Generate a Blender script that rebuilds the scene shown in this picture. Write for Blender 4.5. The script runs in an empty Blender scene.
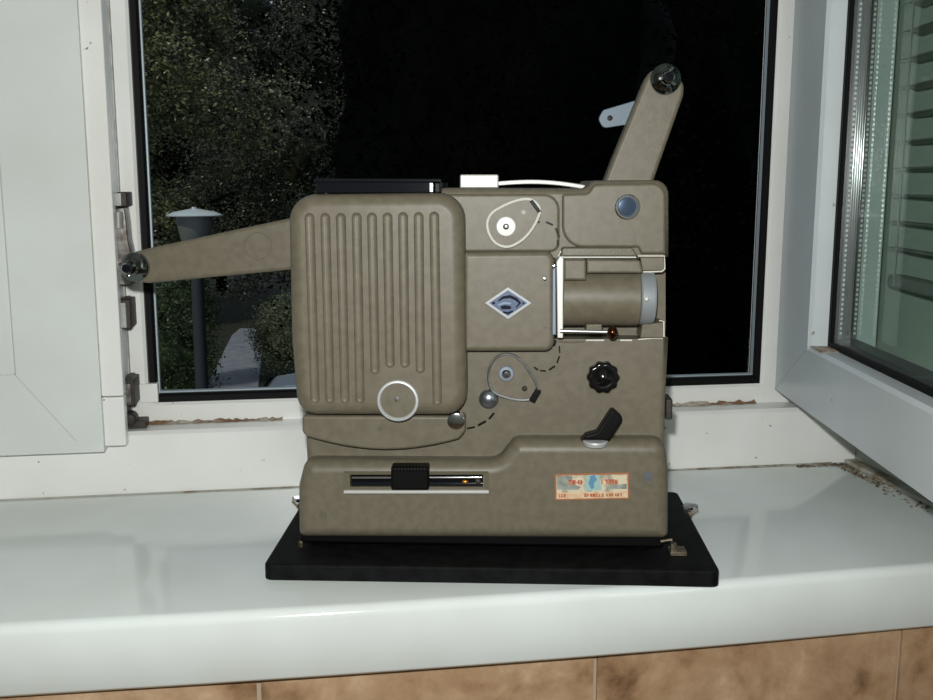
import bpy, bmesh, math, random
import numpy as np
from mathutils import Vector, Matrix
random.seed(7); rng = np.random.default_rng(7)
PI = math.pi
SC = bpy.context.scene
COL = SC.collection

# ------------------------------------------------------------------ camera
SILL = 0.90                                   # top of the window sill above the floor
CAM = Vector((0, 0, SILL + 0.27)); FPX = 1000.0
YAW, PIT = math.radians(8.8), math.radians(9.4)
FW = Vector((math.sin(YAW)*math.cos(PIT), math.cos(YAW)*math.cos(PIT), -math.sin(PIT)))
RT = Vector((math.cos(YAW), -math.sin(YAW), 0)); UP = RT.cross(FW)
cd = bpy.data.cameras.new('camera'); cam = bpy.data.objects.new('camera', cd); COL.objects.link(cam)
cd.sensor_width = 36; cd.lens = 36*FPX/933; cd.clip_start = 0.01; cd.clip_end = 300
cam.matrix_world = Matrix(((RT.x, UP.x, -FW.x, CAM.x), (RT.y, UP.y, -FW.y, CAM.y), (RT.z, UP.z, -FW.z, CAM.z), (0, 0, 0, 1)))
SC.camera = cam
# ------------------------------------------------------------------ world: weak overcast daylight
w = bpy.data.worlds.new('overcast_sky'); SC.world = w; w.use_nodes = True
bg = w.node_tree.nodes['Background']; bg.inputs[0].default_value = (0.72, 0.83, 0.95, 1); bg.inputs[1].default_value = 0.36
# ------------------------------------------------------------------ hazy sun, coming over the house from behind left
sl_ = bpy.data.lights.new('sun', 'SUN'); sl_.energy = 1.15; sl_.angle = math.radians(3); sl_.color = (1.0, .95, .82)
slo = bpy.data.objects.new('sun', sl_); COL.objects.link(slo); slo.rotation_euler = Vector((.55, .45, -.70)).to_track_quat('-Z', 'Y').to_euler()
# ------------------------------------------------------------------ the camera's flash, just above the lens
fl = bpy.data.lights.new('flash', 'POINT'); fl.energy = 19.5; fl.shadow_soft_size = 0.008; fl.color = (0.975, 1.0, 0.975)
flo = bpy.data.objects.new('flash', fl); COL.objects.link(flo); flo.location = CAM + RT*-0.012 + Vector((0, 0, 0.046)) + FW*0.01
SC.view_settings.view_transform = 'Standard'; SC.view_settings.look = 'None'
SC.view_settings.exposure = 0.0; SC.view_settings.gamma = 1; SC.view_settings.use_curve_mapping = False

# ------------------------------------------------------------------ measuring helpers
def ray(u, v): return FW*FPX + RT*(u-466.5) + UP*(350-v)
def on_z(u, v, z): d = ray(u, v); return CAM + d*((z-CAM.z)/d.z)
def on_y(u, v, y): d = ray(u, v); return CAM + d*((y-CAM.y)/d.y)
def at_depth(u, v, dep): return CAM + ray(u, v)*(dep/FPX)
S = SILL

# ------------------------------------------------------------------ materials
def srgb(r, g, b):
    f = lambda c: (c/255/12.92) if c/255 <= 0.04045 else ((c/255+0.055)/1.055)**2.4
    return (f(r), f(g), f(b), 1)
def mat(name, col, rough=0.5, metal=0.0, bump=0, bscale=400, col2=None, cscale=30, lo=.4, hi=.6, spec=None, coat=0, bdist=0.001, detail=4):
    m = bpy.data.materials.new(name); m.use_nodes = True; nt = m.node_tree; b = nt.nodes['Principled BSDF']
    b.inputs['Base Color'].default_value = col; b.inputs['Roughness'].default_value = rough; b.inputs['Metallic'].default_value = metal
    if spec is not None: b.inputs['Specular IOR Level'].default_value = spec
    if coat: b.inputs['Coat Weight'].default_value = coat; b.inputs['Coat Roughness'].default_value = .08
    tc = nt.nodes.new('ShaderNodeTexCoord')
    if col2 is not None:
        n = nt.nodes.new('ShaderNodeTexNoise'); n.inputs['Scale'].default_value = cscale; n.inputs['Detail'].default_value = detail
        r = nt.nodes.new('ShaderNodeValToRGB'); r.color_ramp.elements[0].position = lo; r.color_ramp.elements[1].position = hi
        r.color_ramp.elements[0].color = col; r.color_ramp.elements[1].color = col2
        nt.links.new(tc.outputs['Object'], n.inputs['Vector']); nt.links.new(n.outputs['Fac'], r.inputs['Fac']); nt.links.new(r.outputs['Color'], b.inputs['Base Color'])
    if bump:
        n = nt.nodes.new('ShaderNodeTexNoise'); n.inputs['Scale'].default_value = bscale; n.inputs['Detail'].default_value = 2
        bu = nt.nodes.new('ShaderNodeBump'); bu.inputs['Strength'].default_value = bump; bu.inputs['Distance'].default_value = bdist
        nt.links.new(tc.outputs['Object'], n.inputs['Vector']); nt.links.new(n.outputs['Fac'], bu.inputs['Height']); nt.links.new(bu.outputs['Normal'], b.inputs['Normal'])
    return m
def pvc(name, base, dirt, rough, lo, hi, scale, stretch=(1, 1, 1)):
    """white plastic with small brown specks and faint grime"""
    m = mat(name, base, rough); nt = m.node_tree; b = nt.nodes['Principled BSDF']
    tc = nt.nodes.new('ShaderNodeTexCoord'); mp = nt.nodes.new('ShaderNodeMapping'); mp.inputs['Scale'].default_value = stretch
    nt.links.new(tc.outputs['Object'], mp.inputs['Vector'])
    n1 = nt.nodes.new('ShaderNodeTexNoise'); n1.inputs['Scale'].default_value = scale; n1.inputs['Detail'].default_value = 3
    r1 = nt.nodes.new('ShaderNodeValToRGB'); r1.color_ramp.elements[0].position = lo; r1.color_ramp.elements[1].position = hi
    r1.color_ramp.elements[0].color = (0, 0, 0, 1); r1.color_ramp.elements[1].color = (1, 1, 1, 1)
    n2 = nt.nodes.new('ShaderNodeTexNoise'); n2.inputs['Scale'].default_value = 9; n2.inputs['Detail'].default_value = 5
    r2 = nt.nodes.new('ShaderNodeValToRGB'); r2.color_ramp.elements[0].position = .35; r2.color_ramp.elements[1].position = .75
    r2.color_ramp.elements[0].color = base; r2.color_ramp.elements[1].color = (base[0]*.88, base[1]*.87, base[2]*.85, 1)
    mx = nt.nodes.new('ShaderNodeMix'); mx.data_type = 'RGBA'; mx.inputs[7].default_value = dirt
    for n in (n1, n2): nt.links.new(mp.outputs[0], n.inputs['Vector'])
    nt.links.new(n1.outputs['Fac'], r1.inputs['Fac']); nt.links.new(n2.outputs['Fac'], r2.inputs['Fac'])
    nt.links.new(r1.outputs['Color'], mx.inputs[0]); nt.links.new(r2.outputs['Color'], mx.inputs[6]); nt.links.new(mx.outputs[2], b.inputs['Base Color'])
    return m
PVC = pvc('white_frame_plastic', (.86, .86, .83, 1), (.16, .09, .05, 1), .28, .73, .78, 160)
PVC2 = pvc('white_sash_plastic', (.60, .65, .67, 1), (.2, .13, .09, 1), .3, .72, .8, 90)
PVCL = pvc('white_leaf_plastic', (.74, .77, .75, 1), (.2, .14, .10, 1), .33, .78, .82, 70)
SILLM = pvc('sill_plastic', (.76, .80, .785, 1), (.3, .25, .2, 1), .10, .79, .82, 60)
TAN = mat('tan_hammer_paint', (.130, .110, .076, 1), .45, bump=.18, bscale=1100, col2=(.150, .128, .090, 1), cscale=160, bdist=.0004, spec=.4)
TAND = mat('darker_tan_trim_paint', (.12, .105, .07, 1), .4, bump=.3, bscale=900, bdist=.0004, spec=.4)  # slightly darker tan for ledges, screws and small trim
CHROME = mat('polished_chrome', (.72, .74, .78, 1), .12, 1)
STEEL = mat('brushed_steel', (.62, .63, .65, 1), .32, 1)
WHITEM = mat('bright_nickel', (.50, .49, .46, 1), .4, .1)
CREAM = mat('bright_edge_metal', (.74, .72, .66, 1), .35, .1)
SATIN = mat('satin_chrome', (.55, .56, .56, 1), .4, .35)
DCHR = mat('dark_chrome', (.16, .17, .17, 1), .14, 1)
BSTEEL = mat('blue_grey_steel', (.20, .23, .28, 1), .5, .4)
DOME = mat('worn_grey_chrome', (.30, .32, .35, 1), .28, .9)
RINGM = mat('matt_alloy_ring', (.27, .29, .30, 1), .45, .2)
BLACKP = mat('black_plastic', (.002, .002, .002, 1), .45, spec=.15)
BLACKG = mat('black_gloss', (.006, .007, .010, 1), .08)
BRONZE = mat('dark_bronze', (.12, .05, .025, 1), .15, 1)
BLUEREF = mat('blue_reflection_tint', (.16, .22, .34, 1), .1, .8)
BLUE = mat('enamel_blue', (.055, .085, .17, 1), .35)
NAVY = mat('enamel_navy', (.004, .006, .018, 1), .5, spec=.1)
PALEB = mat('enamel_pale_blue', (.22, .29, .42, 1), .25)
CASE = mat('black_case_fabric', (.0015, .0016, .0018, 1), .7, bump=.6, bscale=500, col2=(.0045, .0047, .005, 1), cscale=90, bdist=.0006, spec=.14)
BRASS = mat('tarnished_brass', (.30, .26, .18, 1), .4, .8, col2=(.12, .09, .05, 1), cscale=120)
GASK = mat('black_rubber', (.003, .003, .003, 1), .6, spec=.15)
ALU = mat('aluminium_strip', (.38, .44, .47, 1), .45, .3)
HARD = mat('grey_zinc', (.24, .23, .21, 1), .4, .7, col2=(.10, .08, .07, 1), cscale=150)
HARDW = mat('grey_cast_metal', (.42, .42, .40, 1), .5, .3, col2=(.30, .29, .27, 1), cscale=90)
DARKH = mat('dark_stained_metal', (.035, .033, .03, 1), .55, .4, col2=(.06, .045, .038, 1), cscale=120)
RUST = mat('rusty_dirt', (.22, .12, .06, 1), .9, bump=.5, bscale=400, col2=(.50, .45, .38, 1), cscale=60, lo=.45, hi=.62)
DIRT = mat('brown_grime', (.09, .065, .04, 1), .9, bump=.6, bscale=500, col2=(.28, .24, .18, 1), cscale=110)
CAULK = mat('stained_sealant', (.45, .44, .39, 1), .8, bump=.4, bscale=300, col2=(.22, .17, .11, 1), cscale=45, lo=.48, hi=.66)
SEAM = mat('seam_grey', (.42, .43, .41, 1), .7)  # plain grey for joint lines
PAINT = mat('grey_green_wall_paint', (.45, .50, .45, 1), .7, bump=.2, bscale=120)
CEILM = mat('ceiling_paint', (.7, .7, .68, 1), .8)
FLOORM = mat('floor_wood', (.22, .13, .07, 1), .5, col2=(.3, .19, .1, 1), cscale=6)
SLAT = mat('blind_slat_enamel', (.19, .21, .19, 1), .5)
SPACER = mat('spacer_aluminium', (.16, .17, .17, 1), .5, .6)
RIBM = mat('ribbed_dull_aluminium', (.30, .31, .31, 1), .13, 1)
SPDOT = mat('spacer_bright_dots', (.8, .82, .78, 1), .35, .7)

def mixmat(m, lo, c1, c2, scale, hi): pass

# ------------------------------------------------------------------ mesh helpers
def wn(o):
    k = o.modifiers.new('even', 'WEIGHTED_NORMAL'); k.keep_sharp = True; k.weight = 100; k.mode = 'FACE_AREA'
def obj(name, bm, m, parent=None, smooth=35, bevel=0):
    me = bpy.data.meshes.new(name)
    if isinstance(bm, bmesh.types.BMesh):
        bmesh.ops.recalc_face_normals(bm, faces=bm.faces); bm.to_mesh(me); bm.free()
    else: me.from_pydata(*bm)
    ms = m if isinstance(m, (list, tuple)) else [m]
    for k in ms: me.materials.append(k)
    if smooth:
        me.polygons.foreach_set('use_smooth', [True]*len(me.polygons)); me.set_sharp_from_angle(angle=math.radians(smooth))
    o = bpy.data.objects.new(name, me); COL.objects.link(o)
    if bevel:
        b = o.modifiers.new('edge', 'BEVEL'); b.width = bevel; b.segments = 3; b.limit_method = 'ANGLE'
    if smooth and smooth < 60 and not isinstance(bm, tuple): wn(o)
    if parent: o.parent = parent
    return o
def tag(o, label, cat, group=None, kind=None):
    o['label'] = label; o['category'] = cat
    if group: o['group'] = group
    if kind: o['kind'] = kind
    return o
def empty(name, loc=(0, 0, 0), rz=0):
    o = bpy.data.objects.new(name, None); COL.objects.link(o); o.location = loc; o.rotation_euler = (0, 0, rz); o.empty_display_size = .05
    return o
def box(bm, x0, x1, y0, y1, z0, z1, mi=0):
    v = [bm.verts.new((x, y, z)) for x in (x0, x1) for y in (y0, y1) for z in (z0, z1)]
    for f in ((0, 1, 3, 2), (4, 6, 7, 5), (0, 4, 5, 1), (2, 3, 7, 6), (0, 2, 6, 4), (1, 5, 7, 3)):
        bm.faces.new([v[i] for i in f]).material_index = mi
    return v
def new(): return bmesh.new()
def bx(*a):
    bm = new(); box(bm, *a); return bm
def arc(p, da, db, t, ang, n):
    """round a corner with a true arc touching both edges at distance t"""
    R = t*math.tan(ang/2); bis = (da+db).normalized(); c = p+bis*(R/math.sin(ang/2)); v0 = p+da*t-c; v1 = p+db*t-c
    if R < 1e-9: return [p.copy() for _ in range(n+1)]
    w_ = v0.angle(v1); o = []
    for k in range(n+1):
        s = k/n; o.append(c+(v0*math.sin((1-s)*w_)+v1*math.sin(s*w_))/math.sin(w_))
    return o
class Outline(list):
    src = None
def fillet(pts, n=6):
    """pts: (x, z, r) corners -> rounded outline; keeps its corners so that it can be inset cleanly"""
    out = Outline(); N = len(pts); out.src = ([tuple(p) for p in pts], n)
    for i in range(N):
        p = Vector(pts[i][:2]); a = Vector(pts[i-1][:2]); b = Vector(pts[(i+1) % N][:2]); r = max(pts[i][2] if len(pts[i]) > 2 else 0, 2e-5)
        da, db = (a-p), (b-p); la, lb = da.length, db.length; da /= la; db /= lb
        ang = da.angle(db)
        if ang > 3.12: out.append(p); continue
        out += arc(p, da, db, min(r/math.tan(ang/2), la*.48, lb*.48), ang, n)
    return out
def offset(pl, d):
    if getattr(pl, 'src', None):
        pts, n = pl.src; V = [Vector(p[:2]) for p in pts]; q = offset(V, d); N = len(V)
        area = sum(V[i-1].x*V[i].y-V[i].x*V[i-1].y for i in range(N)); sg = 1 if area > 0 else -1; o = []
        for i in range(N):
            e1 = V[i]-V[i-1]; e2 = V[(i+1) % N]-V[i]; cvx = (e1.x*e2.y-e1.y*e2.x)*sg > 0
            rr = pts[i][2] if len(pts[i]) > 2 else 0
            if V[i-1] is not None and (V[i-1]-V[i]).normalized().angle((V[(i+1) % N]-V[i]).normalized()) > 3.12: o.append((q[i].x, q[i].y, -1)); continue
            o.append((q[i].x, q[i].y, max(2e-5, rr-d if cvx else rr+d)))
        res = []; 
        for i in range(N):
            if o[i][2] < 0: res.append(q[i]); continue
            p = Vector(o[i][:2]); a = Vector(o[i-1][:2]); b = Vector(o[(i+1) % N][:2]); da, db = (a-p), (b-p); la, lb = da.length, db.length; da /= la; db /= lb
            ang = da.angle(db); res += arc(p, da, db, min(o[i][2]/math.tan(ang/2), la*.48, lb*.48), ang, n)
        return res
    N = len(pl); area = sum(pl[i-1].x*pl[i].y-pl[i].x*pl[i-1].y for i in range(N)); sg = 1 if area > 0 else -1
    out = []
    for i in range(N):
        e1 = (pl[i]-pl[i-1]).normalized(); e2 = (pl[(i+1) % N]-pl[i]).normalized()
        n1 = Vector((-e1.y, e1.x))*sg; n2 = Vector((-e2.y, e2.x))*sg; m = n1+n2
        if m.length < 1e-6: m = n1
        m.normalize(); c = max(.35, m.dot(n1)); out.append(pl[i]+m*(d/c))
    return out
def plate(bm, pl, y0, y1, r=0.001, seg=4, mp=None, mi=0, back=False):
    """solid with outline pl (x,z), front at y0 with rounded edge r, back at y1"""
    mp = mp or (lambda a, d, b: (a, d, b))
    rows = []
    prof = [(r*(1-math.sin(t*PI/2/seg)), r*(1-math.cos(t*PI/2/seg))) for t in range(seg+1)] if r > 0 else [(0, 0)]
    prof = prof if r > 0 else prof
    # from the flank (inset 0, depth r) to the face (inset r, depth 0)
    if r > 0: prof = [(r-r*math.cos(t*PI/2/seg), r-r*math.sin(t*PI/2/seg)) for t in range(seg+1)]
    seq = [(0, y1, None)] if not back else [(r-r*math.cos(t*PI/2/seg), y1-(r-r*math.sin(t*PI/2/seg)), None) for t in range(seg, -1, -1)]
    seq += [(i, y0+d, None) for i, d in prof]
    for ins, y, _ in seq:
        q = offset(pl, ins) if ins > 1e-9 else pl
        rows.append([bm.verts.new(mp(p.x, y, p.y)) for p in q])
    N = len(pl)
    for a, b in zip(rows, rows[1:]):
        for i in range(N):
            j = (i+1) % N
            try: bm.faces.new((a[i], a[j], b[j], b[i])).material_index = mi
            except ValueError: pass
    bm.faces.new(rows[-1]).material_index = mi; bm.faces.new(rows[0][::-1]).material_index = mi
def lathe(bm, prof, M, n=32, mi=0, cap=True):
    """prof (r, h) around local +Z of matrix M"""
    rows = []
    for r, h in prof:
        rows.append([bm.verts.new(M @ Vector((r*math.cos(2*PI*k/n), r*math.sin(2*PI*k/n), h))) for k in range(n)] if r > 1e-7 else [bm.verts.new(M @ Vector((0, 0, h)))])
    for a, b in zip(rows, rows[1:]):
        for k in range(n):
            j = (k+1) % n
            if len(a) == 1 and len(b) == 1: continue
            f = (a[0], b[j], b[k]) if len(a) == 1 else (a[k], a[j], b[0]) if len(b) == 1 else (a[k], a[j], b[j], b[k])
            bm.faces.new(f).material_index = mi
    if cap:
        for q in (rows[0], rows[-1]):
            if len(q) > 2: bm.faces.new(q).material_index = mi
def frontM(x, y, z):        # local z of a lathe points to the viewer (-Y of the parent)
    return Matrix.Translation((x, y, z)) @ Matrix.Rotation(PI/2, 4, 'X')
def tube(bm, pts, r, n=10, closed=False, mi=0, sx=1, flat=None):
    pts = [Vector(p) for p in pts]; N = len(pts); rows = []
    up = Vector((0, 1, 0))
    for i, p in enumerate(pts):
        if closed: t = pts[(i+1) % N]-pts[i-1]
        else: t = pts[min(i+1, N-1)]-pts[max(i-1, 0)]
        t.normalize(); a = up.cross(t)
        if a.length < 1e-4: a = Vector((1, 0, 0)).cross(t)
        a.normalize(); b = t.cross(a); rr = r[i] if isinstance(r, (list, tuple)) else r
        rows.append([bm.verts.new(p+a*rr*math.cos(2*PI*k/n)+b*rr*(flat or 1)*math.sin(2*PI*k/n)) for k in range(n)])
    L = list(zip(rows, rows[1:])) + ([(rows[-1], rows[0])] if closed else [])
    for a, b in L:
        for k in range(n): bm.faces.new((a[k], a[(k+1) % n], b[(k+1) % n], b[k])).material_index = mi
    if not closed: bm.faces.new(rows[0]); bm.faces.new(rows[-1])
def ring(bm, i, o, y0, y1, ch=0):
    """rectangular ring: i,o = (x0,x1,z0,z1) inner / outer"""
    def loop(r, y): return [bm.verts.new(p) for p in ((r[0], y, r[2]), (r[1], y, r[2]), (r[1], y, r[3]), (r[0], y, r[3]))]
    if ch:
        i2 = (i[0]-ch, i[1]+ch, i[2]-ch, i[3]+ch); ls = [loop(i, y1), loop(i, y0+ch), loop(i2, y0), loop(o, y0), loop(o, y1)]
    else: ls = [loop(i, y1), loop(i, y0), loop(o, y0), loop(o, y1)]
    for a, b in zip(ls, ls[1:]+ls[:1]):
        for k in range(4): bm.faces.new((a[k], a[(k+1) % 4], b[(k+1) % 4], b[k]))
def cut(o, cutters):
    """carve real recesses; the cutter meshes are removed again"""
    for c in cutters:
        m = o.modifiers.new('cut', 'BOOLEAN'); m.operation = 'DIFFERENCE'; m.object = c; m.solver = 'EXACT'
    bpy.context.view_layer.update(); dg = bpy.context.evaluated_depsgraph_get()
    me = bpy.data.meshes.new_from_object(o.evaluated_get(dg)); o.modifiers.clear(); old = o.data; o.data = me
    me.polygons.foreach_set('use_smooth', [True]*len(me.polygons)); me.set_sharp_from_angle(angle=math.radians(35))
    wn(o)
    for c in cutters: bpy.data.objects.remove(c)

# =================================================================== THE ROOM
def struct(name, bm, m, label, cat, **k):
    return tag(obj(name, bm, m, **k), label, cat, kind='structure')
struct('floor', bx(-2.4, 1.6, -2.2, 0.66, -0.05, 0), FLOORM, 'floor of the room under the window wall', 'floor', smooth=0)
struct('ceiling', bx(-2.4, 1.6, -2.2, 1.0, 2.6, 2.65), CEILM, 'plain ceiling of the room', 'ceiling', smooth=0)
struct('wall_left', bx(-2.45, -2.4, -2.2, 1.0, 0, 2.6), PAINT, 'plain wall left of the window', 'wall', smooth=0)
struct('wall_back', bx(-2.4, 1.6, -2.25, -2.2, 0, 2.6), PAINT, 'plain wall behind the camera', 'wall', smooth=0)
bm = new(); box(bm, 1.6, 1.65, -2.2, 1.0, 0, 2.6); box(bm, 0.525, 1.6, .64, 1.0, 0, 2.6)
struct('wall_right', bm, PAINT, 'grey green wall and window reveal seen through the open sash', 'wall', smooth=0)
# tiled wall under the sill
def tile_mat():
    m = mat('brown_marbled_tile', (.3, .2, .12, 1), .3); nt = m.node_tree; b = nt.nodes['Principled BSDF']
    tc = nt.nodes.new('ShaderNodeTexCoord'); n = nt.nodes.new('ShaderNodeTexNoise'); n.inputs['Scale'].default_value = 22; n.inputs['Detail'].default_value = 9; n.inputs['Distortion'].default_value = .25
    n.inputs['Roughness'].default_value = .65
    r = nt.nodes.new('ShaderNodeValToRGB'); e = r.color_ramp.elements; e[0].position = .30; e[0].color = (.16, .085, .042, 1); e[1].position = .72; e[1].color = (.62, .44, .29, 1)
    k = e.new(.45); k.color = (.36, .22, .125, 1); k = e.new(.58); k.color = (.47, .31, .19, 1)
    nt.links.new(tc.outputs['Object'], n.inputs['Vector']); nt.links.new(n.outputs['Fac'], r.inputs['Fac'])
    nt.links.new(r.outputs['Color'], b.inputs['Base Color'])
    return m
TILE = tile_mat(); GROUT = mat('tile_grout', (.42, .33, .24, 1), .8)
yT = .634; g1 = on_y(595, 690, yT).x; g2 = on_y(899, 660, yT).x; pit = g2-g1
bm = new(); box(bm, -2.4, 1.6, yT+.003, .66, 0, S-.002, 1)
k = -14
x = g1-14*pit
while x < 1.6:
    for z1 in (S-.004, S-.004-.33, S-.004-.66): box(bm, max(x+.0015, -2.399), min(x+pit-.0015, 1.599), yT, yT+.0035, max(z1-.327, .001), z1, 0)
    x += pit
struct('wall_front', bm, [TILE, GROUT], 'brown marbled tiled wall below the white window sill', 'wall', smooth=0)
bm = new(); box(bm, -2.4, -0.95, .66, 1.0, 0, 2.6); box(bm, -.95, .525, .66, 1.0, 2.25, 2.6); box(bm, -.95, .525, .9, 1.0, 0, S)
struct('wall_window', bm, PAINT, 'wall around and above the window opening', 'wall', smooth=0)

# ---------------------------------------------------------------- sill (rounded nose, front edge slightly bowed)
bm = new()
fx = [(-.95, .618), (-.6, .624), (-.20, .6195), (-.02, .6150), (.18, .6148), (.30, .6175), (.43, .623), (.522, .626)]
prof = []
R_ = .007
for a in range(0, 7): t = a/6*PI/2; prof.append((R_-R_*math.sin(t), -R_+R_*math.cos(t)))
prof = [(.285, 0)]+prof+[(0, -.0455)]
prof += [(.003, -.0485), (.02, -.0485)]
xs = np.linspace(-.95, .522, 60); ys = np.interp(xs, [a for a, _ in fx], [b for _, b in fx])
ks = np.ones(7)/7; ys2 = np.convolve(np.pad(ys, 3, 'edge'), ks, 'valid')
rows = [[bm.verts.new((x, (y+p[0]+.001) if i else .885, S+p[1])) for i, p in enumerate(prof)] for x, y in zip(xs, ys2)]
for a, b in zip(rows, rows[1:]):
    for i in range(len(prof)-1): bm.faces.new((a[i], a[i+1], b[i+1], b[i]))
struct('trim_1', bm, SILLM, 'long glossy white plastic window sill carrying the projector', 'window sill', smooth=60)
# old sealant line where the sill meets the window frame, wider and dirtier at the right corner
def streak(name, pts, wd, m, label, parent=None, h=.0012):
    bm = new(); rows = []
    N = len(pts)
    dense = []
    for i in range(N-1):
        L = (Vector(pts[i+1])-Vector(pts[i])).length; n = max(2, int(L/.004))
        for k in range(n): dense.append((Vector(pts[i]).lerp(Vector(pts[i+1]), k/n), wd[i]+(wd[i+1]-wd[i])*k/n))
    dense.append((Vector(pts[-1]), wd[-1]))
    for i, (p, w_) in enumerate(dense):
        t = (dense[min(i+1, len(dense)-1)][0]-dense[max(i-1, 0)][0]).normalized(); n_ = Vector((-t.y, t.x, 0))
        w1 = w_*random.uniform(.6, 1.1); rows.append([bm.verts.new(p-n_*w1+Vector((0, 0, .0002))), bm.verts.new(p+Vector((0, 0, h*random.uniform(.6, 1.2)))), bm.verts.new(p+n_*w_*.6+Vector((0, 0, h)))])
    for a, b in zip(rows, rows[1:]):
        bm.faces.new((a[0], a[1], b[1], b[0])); bm.faces.new((a[1], a[2], b[2], b[1]))
    o = obj(name, bm, m, parent)
    return o
o = streak('trim_2', [(-.95, .8835, S), (.33, .8835, S), (.5, .8835, S)], [.0016, .0018, .0045], CAULK, ''); tag(o, 'thin brown stained sealant line where the sill meets the window frame', 'sealant', kind='structure')
bm = new()
for k in range(420):
    t = random.random(); px = .50+.017*random.random()**1.5*(1+.3*t) if random.random() < .75 else .46+.05*random.random(); py = .880-.17*t*random.random() if px > .495 else .8805-.006*random.random()
    s = random.uniform(.0006, .0022); M = Matrix.Translation((min(px, .521), py, S+s*.3)) @ Matrix.Rotation(random.random()*6, 4, 'Z') @ Matrix.Diagonal((1, random.uniform(.4, 1), .5, 1))
    bmesh.ops.create_icosphere(bm, subdivisions=1, radius=s, matrix=M)
o = obj('corner_grime', bm, DIRT); tag(o, 'brown crumbs and grime in the right corner of the sill below the open sash', 'dirt', kind='stuff')
o = struct('trim_3', bx(.512, .5248, .70, .884, S+.0002, S+.004), CAULK, 'pale stained strip along the foot of the right window reveal', 'trim', bevel=.001)

# =================================================================== WINDOW FRAME (window_1)
win = empty('window_1', (0, 0, 0)); tag(win, 'fixed white plastic window frame around the dark opening', 'window frame', kind='structure')
TOPZ = 2.25
X = lambda u, v, y: on_y(u, v, y).x
Z = lambda u, v, y: on_y(u, v, y).z
xl_rec = X(126.7, 220, .915); xl_rim = X(139.2, 220, .915); xl_g = X(149.2, 220, .92); xl_s = X(151.7, 220, .925)
xr_rim = X(770.5, 190, .915); xr_g = X(763, 190, .92); xr_s = X(756, 190, .935)
z_rim = Z(330, 397.5, .915); z_g = Z(330, 388.5, .92); z_s = Z(330, 386, .925); z_l = S+.0565
bm = new(); ring(bm, (-.9, .49, z_l, TOPZ-.06), (-.949, .5245, S+.0003, TOPZ), .885, .945, .003)
obj('frame_profile', bm, PVC, win, smooth=25)
bm = new(); ring(bm, (xl_rim, xr_rim, z_rim, TOPZ-.1), (xl_rec, .4895, z_l-.004, TOPZ-.061), .915, .945, .0025)
obj('frame_rebate', bm, PVC, win, smooth=25)
bm = new(); box(bm, X(112, 220, .9)-.06, xl_rec+.0005, .922, .96, z_l, TOPZ-.061); obj('mullion', bm, PVC, win, smooth=0)
bm = new(); ring(bm, (xl_g, xr_g, z_g, TOPZ-.11), (xl_rim+.001, xr_rim-.0003, z_rim-.0003, TOPZ-.1005), .9175, .932, .002)
obj('gasket', bm, GASK, win, smooth=25)
bm = new(); ring(bm, (xl_s, xr_s, z_s, TOPZ-.12), (xl_g-.0002, xr_g, z_g, TOPZ-.1101), .924, .930)
obj('outer_strip', bm, ALU, win, smooth=0)
# rusty dirt in the groove
for a, b, w_ in ((-.15, -.03, .0022), (.0, .1, .0012), (.32, .43, .0026)):
    bm = new(); n = int((b-a)/.003)
    rows = []
    for i in range(n+1):
        x = a+(b-a)*i/n; h = w_*random.uniform(.4, 1.5)
        rows.append([bm.verts.new((x, .9146, z_l+h)), bm.verts.new((x, .911-h, z_l+.0004))])
    for p, q in zip(rows, rows[1:]): bm.faces.new((p[0], p[1], q[1], q[0]))
    obj('rust_stain', bm, RUST, win, smooth=0)
# small block on the lower left corner of the rebate
x0 = X(140, 390, .912); x1 = X(157.5, 390, .912)
obj('corner_block', bx(xl_rec+.003, x1, .912, .9235, Z(150, 403, .912), Z(150, 384, .912)), PVC, win, bevel=.0008)
# hardware in the recess beside the left leaf
def hw(name, u0, u1, v0, v1, y0, y1, m, bev=.001):
    xa, xb = X(u0, (v0+v1)/2, y0), X(u1, (v0+v1)/2, y0); return obj(name, bx(xa, xb, y0, y1, Z((u0+u1)/2, v1, y0), Z((u0+u1)/2, v0, y0)), m, win, bevel=bev)
obj('lock_rail', bx(X(116, 220, .914), X(120.5, 220, .914), .916, .9225, z_l, TOPZ-.1), HARDW, win, smooth=0)
hw('striker_plate', 117, 126.5, 192, 206.5, .886, .9225, DARKH); hw('striker_cap', 112, 121, 193, 206, .881, .8865, HARDW, .0004)
hw('striker_plate', 118, 130.5, 300, 329, .886, .9225, DARKH); hw('striker_cap', 115, 126, 303, 328, .881, .8865, HARDW, .0004)
hw('striker_plate', 121, 134.5, 380, 406, .886, .9225, DARKH); hw('striker_cap', 119.5, 131, 384, 405, .881, .8865, HARD, .0006)
# lever arm under the first striker
bm = new(); y_ = .890
pl = [Vector((X(a, b, y_), Z(a, b, y_))) for a, b in ((113, 208), (124, 208), (126, 222), (127.5, 240), (131, 256), (131, 285), (116, 285), (114, 240))]
plate(bm, pl, y_, .9215, .001); obj('lock_lever', bm, HARD, win)
bm = new(); tube(bm, [(X(118, 212, .888), .888, Z(118, 212, .888)), (X(118.5, 228, .888), .888, Z(118.5, 228, .888))], .004, 14); obj('lever_pin', bm, HARDW, win)
# corner hinge at the bottom
bm = new(); yy = .897
lathe(bm, [(0, 0), (.006, .0), (.006, .012), (.004, .014), (0, .014)], frontM(X(131, 421, yy), yy+.006, Z(131, 418, yy)), 16)
box(bm, X(120, 425, yy), X(146, 425, yy), yy, .9225, Z(140, 430, yy), Z(140, 421, yy))
box(bm, X(120, 425, yy), X(128, 425, yy), yy+.004, .9225, Z(140, 422, yy), Z(140, 406, yy))
obj('corner_hinge', bm, DARKH, win, bevel=.001)

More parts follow.
